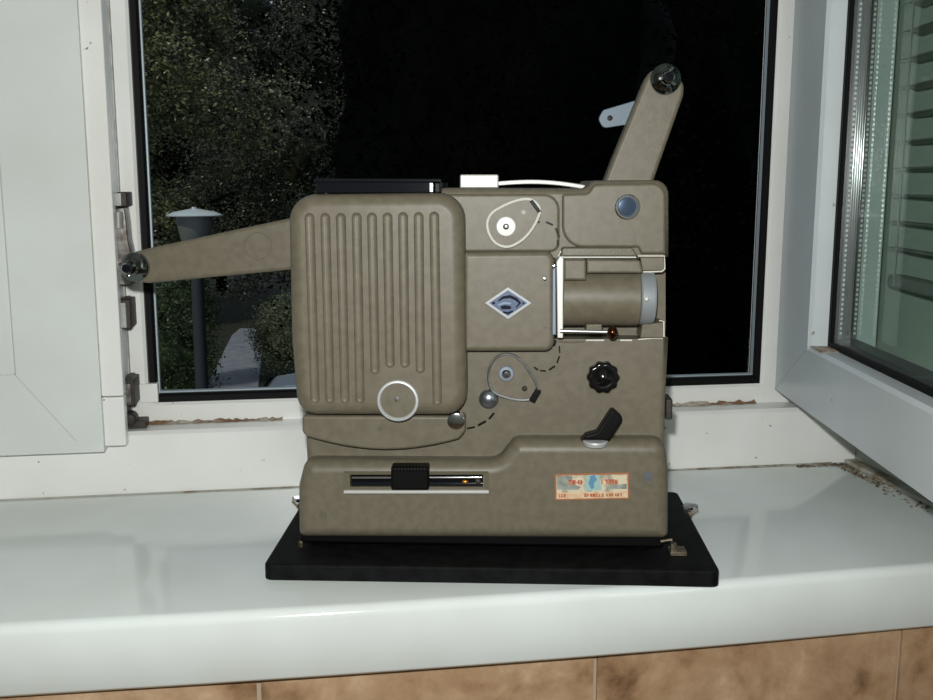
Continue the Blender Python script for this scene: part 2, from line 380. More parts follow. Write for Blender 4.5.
# =================================================================== LEFT LEAF (window_2)
lf = empty('window_2', (0, 0, 0)); tag(lf, 'closed white window leaf at the left with a mitred corner', 'window leaf', kind='structure')
yL = .862; xe = X(90, 220, yL); zb = Z(60, 453.5, yL); xi = X(8, 300, yL); zi = Z(5, 373.5, yL)
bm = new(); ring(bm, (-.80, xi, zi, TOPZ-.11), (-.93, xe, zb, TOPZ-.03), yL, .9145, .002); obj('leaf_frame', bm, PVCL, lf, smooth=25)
bm = new(); box(bm, -.80, xi+.001, yL+.0016, yL+.012, zi-.001, TOPZ-.11); obj('panel', bm, PVCL, lf, smooth=0)
bm = new(); a = Vector((xi, 0, zi)); b = Vector((xe-.003, 0, zb+.002)); b = Vector((X(76, 441, yL), 0, Z(76, 441, yL)))
d = (b-a).normalized(); n_ = Vector((-d.z, 0, d.x))*.00022
vs = [bm.verts.new(Vector((0, yL-.0001, 0))+p) for p in (a-n_, b-n_, b+n_, a+n_)]; bm.faces.new(vs); vs2 = [bm.verts.new(v.co+Vector((0, .0004, 0))) for v in vs]
for i in range(4): bm.faces.new((vs[i], vs[(i+1) % 4], vs2[(i+1) % 4], vs2[i]))
obj('mitre_seam', bm, SEAM, lf, smooth=0)
yS = .866; xa, xb = X(91, 220, yS), X(113.5, 220, yS); zsb = Z(108, 446.5, yS); zj = Z(108, 397, yS)
bm = new(); box(bm, xe+.0001, xa+.0008, .872, .9145, zsb, TOPZ-.03)
obj('strip_groove', bm, SEAM, lf, smooth=0)
for name, z0, z1 in (('cover_strip', zj+.0004, TOPZ-.03), ('strip_end_cap', zsb, zj-.0004)):
    obj(name, bx(xa, xb, yS, .878, z0, z1), PVC, lf, bevel=.0012)
obj('strip_edge', bx(xb-.012, xb-.004, .8785, .9145, zsb+.01, TOPZ-.04), PVC2, lf, bevel=.0005)

# =================================================================== OPEN SASH (window_3), hinged at the right, swung into the room
ang = math.radians(10.2)
hx, hy = .4442, .9
sash = empty('window_3', (hx, hy, 0), 0); tag(sash, 'white window sash swung open at the right with double glazing', 'window sash', kind='structure')
dS = Vector((-math.sin(ang), -math.cos(ang), 0)); nS = Vector((math.cos(ang), -math.sin(ang), 0))
sash.matrix_world = Matrix(((dS.x, nS.x, 0, hx), (dS.y, nS.y, 0, hy), (0, 0, 1, 0), (0, 0, 0, 1)))
# local X runs towards the room, local Y to the right through the glass, local Z up
sash.rotation_mode = 'QUATERNION'
def sz(z): return z
s0, s1 = .0, .70; zb_, zt_ = S+.073, TOPZ-.05; si = .094; zi_ = S+.130
def sring(bm, i, o, y0, y1, ch=0): ring(bm, i, o, y0, y1, ch)
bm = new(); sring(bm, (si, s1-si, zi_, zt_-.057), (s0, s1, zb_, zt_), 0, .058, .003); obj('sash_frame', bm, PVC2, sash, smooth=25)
bm = new(); sring(bm, (si+.006, s1-si-.006, zi_+.005, zt_-.063), (si-.001, s1-si+.001, zi_-.001, zt_-.056), .0165, .0245, .001); obj('glazing_gasket', bm, GASK, sash, smooth=0)
bm = new(); a0 = si-.002; a1 = s1-si+.002
sring(bm, (si+.0075, a1-.009, zi_+.008, zt_-.07), (a0, a1, zi_-.002, zt_-.055), .0225, .0385); obj('spacer_bar', bm, SPACER, sash, smooth=0)
bm = new()
z = zi_+.012
while z < S+.55:
    for yy in (.0245, .0365): box(bm, si+.0074, si+.0082, yy-.0008, yy+.0008, sz(z+.0022), sz(z))
    z += .0042
obj('spacer_perforation', bm, SPDOT, sash, smooth=0)
for k in range(5):
    bm = new(); y_ = .0266+k*.0019; tube(bm, [(si+.0073, y_, zi_+.008), (si+.0073, y_, zt_-.07)], .0009, 12); obj('spacer_rib', bm, RIBM, sash)
gm = bpy.data.materials.new('window_glass'); gm.use_nodes = True; gb = gm.node_tree.nodes['Principled BSDF']
gb.inputs['Base Color'].default_value = (.86, .96, .90, 1); gb.inputs['Transmission Weight'].default_value = 1; gb.inputs['Roughness'].default_value = .0; gb.inputs['IOR'].default_value = 1.5
# thin-pane glass that lets light through: transparent + fresnel gloss
nt = gm.node_tree; nt.nodes.remove(gb); tr = nt.nodes.new('ShaderNodeBsdfTransparent'); tr.inputs[0].default_value = (.955, .985, .97, 1)
gl = nt.nodes.new('ShaderNodeBsdfGlossy'); gl.inputs['Roughness'].default_value = .03; fr = nt.nodes.new('ShaderNodeFresnel'); fr.inputs[0].default_value = 1.5
mx = nt.nodes.new('ShaderNodeMixShader'); ge = nt.nodes.new('ShaderNodeNewGeometry'); mu = nt.nodes.new('ShaderNodeMath'); mu.operation = 'MULTIPLY_ADD'; mu.inputs[1].default_value = -1; mu.inputs[2].default_value = 1
nt.links.new(ge.outputs['Backfacing'], mu.inputs[0]); mm = nt.nodes.new('ShaderNodeMath'); mm.operation = 'MULTIPLY'; nt.links.new(fr.outputs[0], mm.inputs[0]); nt.links.new(mu.outputs[0], mm.inputs[1]); nt.links.new(mm.outputs[0], mx.inputs[0]); nt.links.new(tr.outputs[0], mx.inputs[1]); nt.links.new(gl.outputs[0], mx.inputs[2]); nt.links.new(mx.outputs[0], nt.nodes['Material Output'].inputs[0])
for y_ in (.0185, .0388): obj('pane', bx(si-.002, s1-si+.002, y_, y_+.003, sz(zt_-.055), sz(zi_-.002)), gm, sash, smooth=0)
d1 = Vector((si, 0, sz(zi_))); d0 = Vector((0, 0, sz(zb_)))
bm = new(); dd = (d1-d0).normalized(); n_ = Vector((-dd.z, 0, dd.x))*.00025
vs = [bm.verts.new(p+Vector((0, -.00012, 0))) for p in (d0-n_, d1-n_, d1+n_, d0+n_)]; vs2 = [bm.verts.new(v.co+Vector((0, .0004, 0))) for v in vs]; bm.faces.new(vs)
for i in range(4): bm.faces.new((vs[i], vs[(i+1) % 4], vs2[(i+1) % 4], vs2[i]))
obj('mitre_seam', bm, SEAM, sash, smooth=0)
bm = new(); box(bm, si+.001, si+.03, .001, .0163, sz(zi_+.0008), sz(zi_)); obj('corner_rust', bm, RUST, sash, smooth=0)

# venetian blind on the room side of the open sash
bl = empty('venetian_blind', (0, 0, 0)); bl.matrix_world = sash.matrix_world.copy(); tag(bl, 'dark slatted venetian blind seen through the glass of the open sash', 'blind')
b0, b1, yb0 = .085, .60, .066
zlow = S+.185
obj('bottom_rail', bx(b0, b1, yb0+.001, yb0+.017, sz(zlow+.008), sz(zlow-.003)), SLAT, bl, bevel=.003)
for k in range(22):
    z = zlow+.030+k*.0225
    bm = new(); rows = []
    for j in range(5):
        t = j/4; yy = yb0+.016*t; zz = z+.0018*math.sin(PI*t)-.002*(t-.5)
        rows.append([bm.verts.new((b0, yy, sz(zz))), bm.verts.new((b1, yy, sz(zz))), bm.verts.new((b1, yy, sz(zz-.0006))), bm.verts.new((b0, yy, sz(zz-.0006)))])
    for p, q in zip(rows, rows[1:]):
        for i in range(4): bm.faces.new((p[i], p[(i+1) % 4], q[(i+1) % 4], q[i]))
    bm.faces.new(rows[0]); bm.faces.new(rows[-1]); obj('slat', bm, SLAT, bl, smooth=60)
zt2 = zlow+.030+22*.0225
obj('head_rail', bx(b0, b1, yb0-.004, yb0+.02, sz(zt2+.025), sz(zt2)), SLAT, bl, bevel=.002)
for xx in (b0+.02, b1-.05):
    bm = new(); tube(bm, [(xx, yb0-.0005, sz(zlow)), (xx, yb0-.0005, sz(zt2))], .0006, 6); obj('ladder_cord', bm, SLAT, bl)
obj('mounting_bracket', bx(b0+.01, b0+.03, .0575, yb0-.003, sz(zt2+.02), sz(zt2+.005)), SLAT, bl)

# =================================================================== CASE BASE BOARD
RZ = math.radians(-11.0)
BT = .0118                                             # board thickness
bc = on_z(268, 567, S+BT)                              # front left corner region
cdir = Vector((math.cos(RZ), math.sin(RZ), 0)); ddir = Vector((-math.sin(RZ), math.cos(RZ), 0))
def loc2(p, o): q = p-o; return q.dot(cdir), q.dot(ddir)
cL = on_z(265, 564, S+BT); cR = on_z(719, 571, S+BT); bl_ = on_z(289, 503, S+BT); br_ = on_z(683, 491, S+BT)
bo = (cL+cR)/2; bo.z = S
board = empty('projector_case_base', bo, RZ); tag(board, 'flat black case base board with worn latches under the film projector', 'case base')
a = [loc2(p, bo) for p in (cL, cR, br_, bl_)]
W0 = (a[1][0]-a[0][0])/2+.0012; DB = .178
bm = new(); plate(bm, fillet([(-W0, 0, .006), (W0, 0, .006), (W0+.001, DB, .006), (-W0-.001, DB, .006)]), -BT, -.0004, .0022, mp=lambda a, d, b: (a, b, -d))
obj('board', bm, CASE, board)
# raised rim the housing stands in
def latch(u, v, flip, z=BT):
    p = on_z(u, v, S+z*.5); x, y = loc2(p, bo); x = (W0+.0005)*flip
    bm = new(); box(bm, x, x+flip*.003, y-.008, y+.008, .002, BT-.001)
    tube(bm, [(x+flip*.003, y-.006, .008), (x+flip*.008, y-.005, .012), (x+flip*.009, y+.003, .013), (x+flip*.003, y+.006, .008)], .0009, 8)
    tube(bm, [(x+flip*.002, y-.009, .009), (x+flip*.002, y+.009, .009)], .0019, 10)
    l = obj('latch', bm, BRASS, board, bevel=.0003)
    bm = new(); plate(bm, fillet([(x-flip*.004, y-.004, .001), (x+flip*.006, y-.007, .002), (x+flip*.009, y+.002, .002), (x, y+.006, .001)]), -BT-.003, -BT-.0002, .0006, mp=lambda a, d, b: (a, b, -d)); obj('latch_tongue', bm, CHROME, l)
latch(290, 507, -1); latch(697, 515, 1)

# =================================================================== THE PROJECTOR
pc = on_z(484, 553.5, S+BT); po = pc.copy(); po.z = S+BT
prj = empty('film_projector', po, RZ); tag(prj, 'tan metal film projector with chrome fittings and two reel arms', 'film projector')
def P(u, v, y=0):
    """point of the projector's own plane y that this measurement refers to -> local x, z"""
    d = ray(u, v); o = po+ddir*y; t = (o-CAM).dot(ddir)/d.dot(ddir); p = CAM+d*t-po
    return Vector((p.dot(cdir), p.z))
PX = (P(485, 500)-P(484, 500)).length
def out(pts, y, n=6): return fillet([(*P(p[0], p[1], y), (p[2] if len(p) > 2 else 0)*PX) for p in pts], n)
def pl(name, pts, y0, y1, r, m, par=prj, n=6, seg=4):
    bm = new(); plate(bm, out(pts, y0+r, n), y0, y1, r, seg); return obj(name, bm, m, par)
def disc(name, u, v, y, prof, m, par=prj, n=36):
    """prof in pixels (radius, height towards viewer) starting from plane y"""
    c = P(u, v, y); bm = new(); lathe(bm, [(a*PX, b*PX) for a, b in prof], frontM(c.x, y, c.y), n); return obj(name, bm, m, par)
# feet and black bottom pan
bm = new(); f0 = P(299, 540, .006); f1 = P(664, 540, .006)
box(bm, f0.x+.001, f1.x, .006, .118, .0035, .0165); pan = obj('bottom_pan', bm, BLACKP, prj, bevel=.002)
for fx_ in (f0.x+.015, f1.x-.015):
    for fy in (.018, .105):
        bm = new(); lathe(bm, [(.0, 0), (.008, 0), (.009, .0036), (0, .0036)], Matrix.Translation((fx_, fy, 0)), 20); obj('foot', bm, BLACKP, prj)
# base housing: bulged lower box, its right half stepping up
base = pl('base_housing', [(300, 535, 6), (299.5, 484, 24), (306, 458, 12), (498, 459, 18), (515, 437.5, 12), (664, 437.5, 14), (667.5, 468, 20), (667.5, 536.5, 6)], 0, .128, .009, TAN, seg=7)
# main housing
YM = .016
main = pl('main_housing', [(308, 475, 2), (306, 420, 6), (306, 200, 8), (442, 188, 2), (586, 188.5, 6), (592, 180.5, 7), (668.3, 180, 14), (668.5, 330, 20), (665, 400, 20), (664, 475, 2)], YM, .122, .005, TAN)
# recess for the lens, open to the right
bm = new(); plate(bm, out([(553, 258), (639, 258, 2), (640, 257), (690, 257), (690, 339), (553, 339)], YM), -.05, .034, 0); c1 = obj('tmp', bm, TAN, prj)
cut(main, [c1])
# raised front plates round the film loop and the reel-arm pivot
upl = pl('loop_plate', [(440, 252), (440, 194, 2), (559.5, 194, 15), (559.5, 252, 9)], .0125, YM+.003, .0022, TAN)
plr = pl('pivot_plate', [(562, 194, 3), (588, 193, 6), (594, 184, 7), (665.5, 183, 13), (665.5, 254, 2), (641, 254, 2), (638, 247.5, 2), (562, 247.5, 21)], .0125, YM+.003, .0022, TAN)
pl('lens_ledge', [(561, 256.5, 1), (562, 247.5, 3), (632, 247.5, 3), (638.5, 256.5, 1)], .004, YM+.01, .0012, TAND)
# lamp house with ribs
YL = -.010
lamp = pl('lamp_house', [(299, 413.5, 20), (292.5, 340, 0), (289.5, 194.5, 26), (464.5, 192.5, 26), (467.5, 413.8, 22)], YL, .105, .0095, TAN, n=8, seg=7)
cs = []
tops = [(309.5, 214), (325.2, 214), (340.8, 214), (356.6, 213.5), (372, 213.5), (387.5, 213.5), (403, 213), (418.6, 213), (434.2, 212.5)]
bots = [(315, 403), (330, 403), (345, 403), (360, 403), (375, 373.5), (390, 367), (405, 367), (420.3, 372.5), (437.3, 405)]
for (u0, v0), (u1, v1) in zip(tops, bots):
    a = P(u0, v0+4, YL); b = P(u1, v1-4, YL); bm = new(); r = 4.7*PX; rows = []; n = 20
    d = (a-b).normalized(); s = Vector((d.y, -d.x)); dep = .0021
    for i in range(0, 9):
        t = i/8; rr = math.cos(t*PI/2); q = []
        for k in range(n):
            th = 2*PI*k/n; cc = math.cos(th); ss = math.sin(th); c0 = a if ss >= 0 else b
            q.append(bm.verts.new((c0.x+(s.x*cc+d.x*ss)*r*rr, YL+dep*math.sin(t*PI/2), c0.y+(s.y*cc+d.y*ss)*r*rr))) if rr > 1e-3 else None
        if rr > 1e-3: rows.append(q)
    rows.insert(0, [bm.verts.new((v.co.x, YL-.004, v.co.z)) for v in rows[0]])
    for p, q in zip(rows, rows[1:]):
        for k in range(n): bm.faces.new((p[k], p[(k+1) % n], q[(k+1) % n], q[k]))
    bm.faces.new(rows[0]); bm.faces.new(rows[-1]); bmesh.ops.recalc_face_normals(bm, faces=bm.faces)
    cs.append(obj('tmp', bm, TAN, prj))
cut(lamp, cs)
# black vent lid on the lamp house
vent = pl('vent_lid', [(316, 193, 1), (316, 181.5, 2), (434, 181.5, 2), (434, 193, 1)], .0, .09, .001, BLACKG)
pl('lid_trim', [(314.5, 182.2), (314.5, 179, 1), (441, 179, 1), (441, 182.2)], -.002, .092, .0006, BLACKG, vent)
pl('lid_end', [(434.2, 193, 1), (434.2, 182.3), (440.5, 182.3), (440.5, 193, 1)], .0, .09, .001, BLACKP, vent)
pl('lid_edge_strip', [(429.5, 192), (429.5, 182.8), (433, 182.8), (433, 192)], -.0006, .001, .0002, CHROME, vent)
# latch button and carrying strap on top
pl('top_button', [(460, 188, 1), (460, 174.5, 2), (498.5, 174.5, 2), (498.5, 188, 1)], .045, .07, .001, WHITEM)
bm = new(); pts = []
for k in range(17):
    t = k/16; u = 497+(590-497)*t; v = 181.5+4.5*t*t-2.6*math.sin(PI*t); q = P(u, v, .05); pts.append(q)
rows = [[bm.verts.new((p.x, y, p.y+dz)) for y, dz in ((.05, 0), (.062, 0), (.062, -.0030), (.05, -.0030))] for p in pts]
for p, q in zip(rows, rows[1:]):
    for i in range(4): bm.faces.new((p[i], p[(i+1) % 4], q[(i+1) % 4], q[i]))
bm.faces.new(rows[0]); bm.faces.new(rows[-1]); obj('carrying_strap', bm, WHITEM, prj, bevel=.0005)
# knurled round knob on the lamp house
kn = disc('door_ring', 398, 400.5, YL, [(16.8, -.5), (20.2, -.5), (20.5, 1.5), (19.6, 3), (18, 3.2), (17, 2), (16.8, .8)], SATIN)
disc('ring_disc', 398, 400.5, YL, [(17, -.5), (17, 1.2), (0, 1.6)], TAN, kn)
disc('ring_rivet', 397.5, 399, YL, [(3, 1), (2.8, 2.2), (0, 2.4)], HARD, kn, 16)
# lower cover (sound head / film door) below the lamp house
cov = pl('lower_cover', [(302.5, 415, 4), (465.5, 415.5, 4), (465.5, 431, 7)]+[(459-151*k/14, 435.8+18*math.sin(PI*(.12+.80*k/14))**.9-4.5, 0) for k in range(0, 15)]+[(302.5, 432, 7)], .003, YM+.004, .0022, TAN, n=8)
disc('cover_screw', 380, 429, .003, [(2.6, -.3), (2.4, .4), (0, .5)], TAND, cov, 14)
disc('guide_roller', 456, 421, .0036, [(8.6, -10), (8.6, 1.5), (7, 2.2), (0, 2.4)], CHROME)
# middle box with badge
mid = pl('gate_housing', [(463, 351, 3), (463, 252, 3), (554.3, 251.3, 9), (554.3, 350.8, 10)], -.001, YM+.004, .0038, TAN)
bd = pl('maker_badge', [(484.5, 303), (508, 287, 1), (532, 303), (508, 319.5, 1)], -.0022, .0005, .0003, mat('badge_silver', (.33, .34, .35, 1), .4, .2))
bf = pl('badge_field', [(489, 303), (508, 290.2), (527.3, 303), (508, 316)], -.00245, -.002, 0, BLUE, bd)
def stroke(name, pts, y, wpx, m, par, h=.0003):
    """flat painted stroke along pixel points"""
    q = [P(a, b, y) for a, b in pts]; bm = new(); L = []; R2 = []
    for i, p in enumerate(q):
        t = (q[min(i+1, len(q)-1)]-q[max(i-1, 0)]).normalized(); n_ = Vector((-t.y, t.x)); w_ = (wpx[i] if isinstance(wpx, list) else wpx)*PX/2
        L.append(p+n_*w_); R2.append(p-n_*w_)
    bmv = lambda p, yy: bm.verts.new((p.x, yy, p.y))
    rows = [[bmv(a, y-h), bmv(b, y-h), bmv(b, y), bmv(a, y)] for a, b in zip(L, R2)]
    for p, r2 in zip(rows, rows[1:]):
        for i in range(4): bm.faces.new((p[i], p[(i+1) % 4], r2[(i+1) % 4], r2[i]))
    bm.faces.new(rows[0]); bm.faces.new(rows[-1]); return obj(name, bm, m, par, smooth=0)
stroke('badge_sweep', [(498, 301), (503, 297.6), (510, 296.5), (516, 299), (520, 303), (516, 307.5)], -.00245, [1.2, 2.6, 3, 3, 2.4, 1], NAVY, bd)
stroke('badge_bar', [(501, 307.6), (505, 307.2), (511, 307.6)], -.00245, [3, 4, 2.6], NAVY, bd)
stroke('badge_tip', [(503, 312), (508, 313.2), (513, 311)], -.00245, [1.5, 2.2, 1.5], NAVY, bd)
stroke('badge_tip', [(492, 303.2), (495, 303)], -.00245, [1.5, 2.6], NAVY, bd)
stroke('badge_tip', [(522.5, 303.4), (524.5, 303.2)], -.00245, [2.4, 1], NAVY, bd)
stroke('badge_pale_stroke', [(498, 305), (504, 303), (511, 303.5)], -.00245, [1.4, 2, 1.4], PALEB, bd)  # pale blue stroke of the enamel pattern
disc('screw', 545, 279.5, -.001, [(1.8, -.3), (1.6, .6), (0, .9)], CHROME, mid, 12)
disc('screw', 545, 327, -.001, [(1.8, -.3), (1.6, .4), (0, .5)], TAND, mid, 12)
# lens barrel, lying left to right
cB = P(600, 299, .004); yB = .014
def xlathe(name, prof, m, par=prj, yc=yB, zc=None, n=40):
    """prof: list of (u position, radius in px) around a left-right axis"""
    bm = new(); z0 = cB.y if zc is None else zc
    M = Matrix.Translation((0, yc, z0)) @ Matrix.Rotation(PI/2, 4, 'Y')
    lathe(bm, [(r*PX, P(u, 299, yc-.02).x) for u, r in prof], M, n); return obj(name, bm, m, par)
bar = xlathe('lens_barrel', [(564, 0), (564, 28), (641, 27.5), (642.5, 26), (642.5, 0)], TAN)
xlathe('lens_ring', [(642, 0), (642.2, 25), (644, 26.5), (655, 26.2), (657.5, 25), (658, 22), (652, 20)], RINGM, bar)
pl('barrel_block', [(564, 280), (564, 259.5, 2), (586, 259.5, 2), (586, 280)], -.0085, .02, .0016, TAN, bar)
pl('barrel_rail', [(586.5, 273), (586.5, 259.5, 1), (640, 260, 3), (643, 273, 2)], -.004, .02, .0016, TAN, bar)
c = P(646.5, 299, -.009); bm = new(); bmesh.ops.create_uvsphere(bm, u_segments=14, v_segments=8, radius=2.1*PX, matrix=Matrix.Translation((c.x, -.009, c.y))); obj('ring_screw', bm, CREAM, bar)
# chrome gate door beside the barrel
pl('gate_door', [(557.5, 338, 1), (556.5, 262, 1), (560, 256, 1), (563.5, 258, 1), (563, 338, 1)], -.004, .02, .0008, CREAM)
pl('gate_runner', [(552, 335, 1), (552.3, 268, 1), (555.8, 268, 1), (556.3, 335, 1)], -.0035, .012, .0008, BSTEEL)
disc('gate_pin', 554.3, 266.5, -.0035, [(2.6, -2), (2.6, 1), (1.4, 2.2), (0, 2.4)], CHROME, n=14)
# bright edging strips round the lens bay
def wire(name, pts, y, rpx, m, par=prj, closed=False, n=8):
    bm = new(); tube(bm, [(*[P(a, b, y).x], y, P(a, b, y).y) for a, b in pts], rpx*PX, n, closed); return obj(name, bm, m, par)
wire('bay_edging', [(561, 251), (558.5, 256), (564, 257.3), (636, 257.3)], .003, .8, CREAM)
tab = pl('corner_tab', [(642, 271, 1), (640, 257, 1), (664.5, 257, 1), (664.5, 271, 2)], .010, .036, .001, TAN)
wire('tab_edging', [(638, 256), (664.5, 256), (664.8, 269), (662, 271.5), (643, 272)], .0095, .75, CREAM, tab)
tab = pl('corner_tab', [(640, 338, 1), (642, 324, 1), (664, 322, 1), (664, 338, 1)], .012, .036, .001, TAN)
wire('tab_edging', [(659, 320.5), (663.8, 321.5), (664, 337)], .0115, .75, CREAM, tab)
wire('bay_edging', [(586, 340.3), (604, 340.3)], .0155, .9, CREAM); wire('bay_edging', [(620, 340.3), (632, 340.3)], .0155, .9, CREAM); wire('bay_edging', [(638, 339.5), (652, 338.3), (663, 338.3)], .0155, .7, CREAM)
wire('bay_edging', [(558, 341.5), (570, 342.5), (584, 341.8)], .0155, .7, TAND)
# focusing lever with ball
lev = wire('focus_lever', [(560, 331), (608, 332)], -.006, 1.9, STEEL, n=12)
c = P(612.5, 332.5, -.007); bm = new(); bmesh.ops.create_uvsphere(bm, u_segments=24, v_segments=16, radius=5.6*PX, matrix=Matrix.Translation((c.x, -.007, c.y)) @ Matrix.Diagonal((.9, 1, 1.15, 1))); obj('lever_ball', bm, BRONZE, lev)
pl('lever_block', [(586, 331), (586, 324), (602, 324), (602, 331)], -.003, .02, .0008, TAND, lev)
# upper and lower sprocket guards
def ptsmooth(pts, n=6):
    N = len(pts); o = []
    for i in range(N):
        p0, p1, p2, p3 = [Vector(pts[(i+k) % N]) for k in (-1, 0, 1, 2)]
        for k in range(n):
            t = k/n; o.append(.5*((2*p1)+(-p0+p2)*t+(2*p0-5*p1+4*p2-p3)*t*t+(-p0+3*p1-3*p2+p3)*t**3))
    return o
tear = [(487.5, 222), (492, 213), (502, 206.5), (515, 201), (527, 199), (535, 202), (539.5, 209), (538, 217), (531, 230), (521, 240.5), (508, 246.5), (496, 243), (489, 233)]
def guard(name, pts, mwire, black, rl, sc, yb):
    sp = ptsmooth(pts, 4); bm = new(); plv = [P(p.x, p.y, yb) for p in sp]; plate(bm, offset(plv, .0006), yb-.0032, yb+.001, .0006); g = obj(name, bm, TAN, prj)
    bm = new(); tube(bm, [(q.x, yb-.0034, q.y) for q in plv], 1.5*PX, 8, True, flat=1.3); obj('guard_rim', bm, mwire, g)
    bm = new(); q = [P(a, b, yb-.005) for a, b in black]; plate(bm, q, yb-.0062, yb-.001, .0004); obj('guard_grip', bm, BLACKP, g)
    disc('guard_screw', sc[0], sc[1], yb-.0032, [(2.7, -.5), (2.7, .8), (1.5, 2), (0, 2.3)], sc[2], g, 16)
    r = disc('sprocket_hub', rl[0], rl[1], yb-.0032, rl[2], rl[3], g, 28)
    disc('hub_screw', rl[0], rl[1], yb-.0032, rl[4], rl[5], r, 16)
guard('upper_sprocket_guard', tear, CREAM, [(529.5, 201.5), (532.5, 199.5), (541, 211), (538, 213)], (506, 226.5, [(9.8, -.5), (9.8, 1.6), (8.8, 2.4), (0, 2.6)], WHITEM, [(3, 2), (3, 3.2), (1.8, 4), (0, 4.2)], STEEL), (523.5, 212.5, WHITEM), .0125)
low = [(488.5, 374), (491, 364), (497, 356.5), (506, 353.5), (515, 355.5), (523, 362), (530, 372), (535.5, 382), (537.5, 392), (531, 398), (519, 399), (505, 396), (494, 391), (489.5, 383)]
guard('lower_sprocket_guard', low, STEEL, [(529, 400), (536, 388.5), (541, 391.5), (534.5, 403)], (506.3, 373.5, [(7.8, -.5), (7.8, .9), (7, 1.6), (0, 1.8)], BSTEEL, [(4.6, 1), (4.6, 4), (3, 6), (0, 6.4)], CHROME), (524.5, 388.5, DARKH), YM)
# dome roller beside the lower guard
disc('dome_roller', 488.7, 398.5, YM, [(9.6, -1), (9.9, 3), (9.2, 5), (7.4, 7), (4, 8.4), (0, 8.8)], DOME)
# dashed film path printed on the housing
def dashes(segs, y):
    for pts, w_ in segs:
        bm = new(); q = [P(a, b, y) for a, b in pts]; t = (q[-1]-q[0]).normalized(); n_ = Vector((-t.y, t.x))*w_*PX/2
        for s, e in zip(q, q[1:]):
            vs = [bm.verts.new((p.x, yy, p.y)) for yy in (y-.0003, y+.0002) for p in (s-n_, e-n_, e+n_, s+n_)]
            for f in ((0, 1, 2, 3), (4, 7, 6, 5), (0, 4, 5, 1), (1, 5, 6, 2), (2, 6, 7, 3), (3, 7, 4, 0)): bm.faces.new([vs[i] for i in f])
        obj('film_path_marking', bm, BLACKP, prj, smooth=0)
dashes([(((535, 222.5), (540, 222)), 1.6), (((546, 222), (553, 225)), 1.9), (((556, 228), (559, 237)), 2.2), (((557.5, 240), (558, 246)), 1.8)], .0122)
dashes([(((556, 340), (554, 346)), 2.2)], YM-.0006)
dashes([(((534, 367), (538, 370)), 1.7), (((540, 370.6), (546, 371)), 1.7), (((549, 370), (555, 366)), 1.9), (((557, 363), (559.5, 356)), 1.7), (((559.8, 353), (559.2, 346)), 1.4),
        (((494, 413), (489, 419)), 2.2), (((486, 421), (478, 425.5)), 2.4), (((475, 427), (467, 428.5)), 1.9)], YM)
# chrome pivot button
disc('pivot_button', 627.3, 207, .0125, [(12.3, -.5), (12.3, 1.2), (11, 2.6), (9.5, 2.6), (9, 1.6), (0, 1.2)], CHROME)
disc('button_face', 627.3, 207, .0125, [(9, .5), (8.6, 1.9), (0, 2.6)], BLUEREF)  # bluish reflection in the chrome, put into the face colour
# black scalloped knob
c = P(602.5, 376, YM); bm = new(); n = 80
def lobed(r, h, k=.05): return [bm.verts.new((c.x+r*PX*(1+k*math.cos(10*t))*math.cos(t), YM-h*PX, c.y+r*PX*(1+k*math.cos(10*t))*math.sin(t))) for t in [2*PI*i/n for i in range(n)]]
rows = [lobed(15.4, -.5), lobed(15.6, 8), lobed(14.6, 10), lobed(12.5, 10.8, .03), lobed(9, 10.2, 0), lobed(7.6, 11.8, 0), lobed(4, 13.5, 0), lobed(.5, 14, 0)]
for p, q in zip(rows, rows[1:]):
    for k in range(n): bm.faces.new((p[k], p[(k+1) % n], q[(k+1) % n], q[k]))
bm.faces.new(rows[0]); bm.faces.new(rows[-1]); obj('framing_knob', bm, mat('black_bakelite', (.004, .004, .004, 1), .18), prj, smooth=50)
# rotary switch on the step of the base
ys = .004
zc_ = P(595, 441, ys).y
c = P(595, 440, ys); bm = new(); M = Matrix.Translation((c.x, .0022, c.y+.0005)) @ Matrix.Rotation(math.radians(7), 4, 'X')
lathe(bm, [(0, -.003), (.0082, -.003), (.0088, -.0005), (.0081, .0006), (0, .001)], M, 32); swd = obj('switch_plate', bm, SATIN, prj)
bm = new(); pp = [P(a, b, -.004) for a, b in ((581, 440), (586, 434.5), (597, 431.5), (611, 410), (614, 409.5), (621.5, 416), (621.5, 420), (609, 440), (603, 439), (583, 439))]
plate(bm, pp, -.007, .003, .0012); obj('switch_lever', bm, BLACKP, swd)
disc('screw', 570, 439, .012, [(2, -.5), (1.8, .4), (0, .6)], TAND, prj, 12)
# slot with slider in the base
cb = []
bm = new(); plate(bm, out([(350, 487, 1), (350, 474.5, 1), (483, 474.5, 1), (483, 487, 1)], 0), -.02, .009, 0); cb.append(obj('tmp', bm, TAN, prj)); cut(base, cb)
sl = pl('slot_lining', [(349.6, 487.5), (349.6, 474), (483.6, 474), (483.6, 487.5)], .0082, .0095, 0, BLACKP)
bm = new(); o0 = out([(343.5, 471.5, 1), (489, 471.5, 1), (489, 493.5, 1), (343.5, 493.5, 1)], 0, 3); i0 = out([(349.5, 474.3, 1), (484.5, 474.3, 1), (484.5, 488, 1), (349.5, 488, 1)], 0, 3)
ri = []
for q, y in ((i0, .002), (i0, -.0008), (o0, -.0012), (o0, .001)): ri.append([bm.verts.new((p.x, y, p.y)) for p in q])
for p, q in zip(ri, ri[1:]+ri[:1]):
    for k in range(len(p)): bm.faces.new((p[k], p[(k+1) % len(p)], q[(k+1) % len(p)], q[k]))
obj('slot_bezel', bm, TAND, sl, smooth=0)
pl('bezel_lip', [(343.5, 493.6, .8), (343.5, 490.4, .8), (489, 490.4, .8), (489, 493.6, .8)], -.003, .0, .0006, WHITEM, sl)
wire('slide_rod', [(352, 477.3), (482, 477.3)], .003, 1.5, CHROME, sl, n=12)
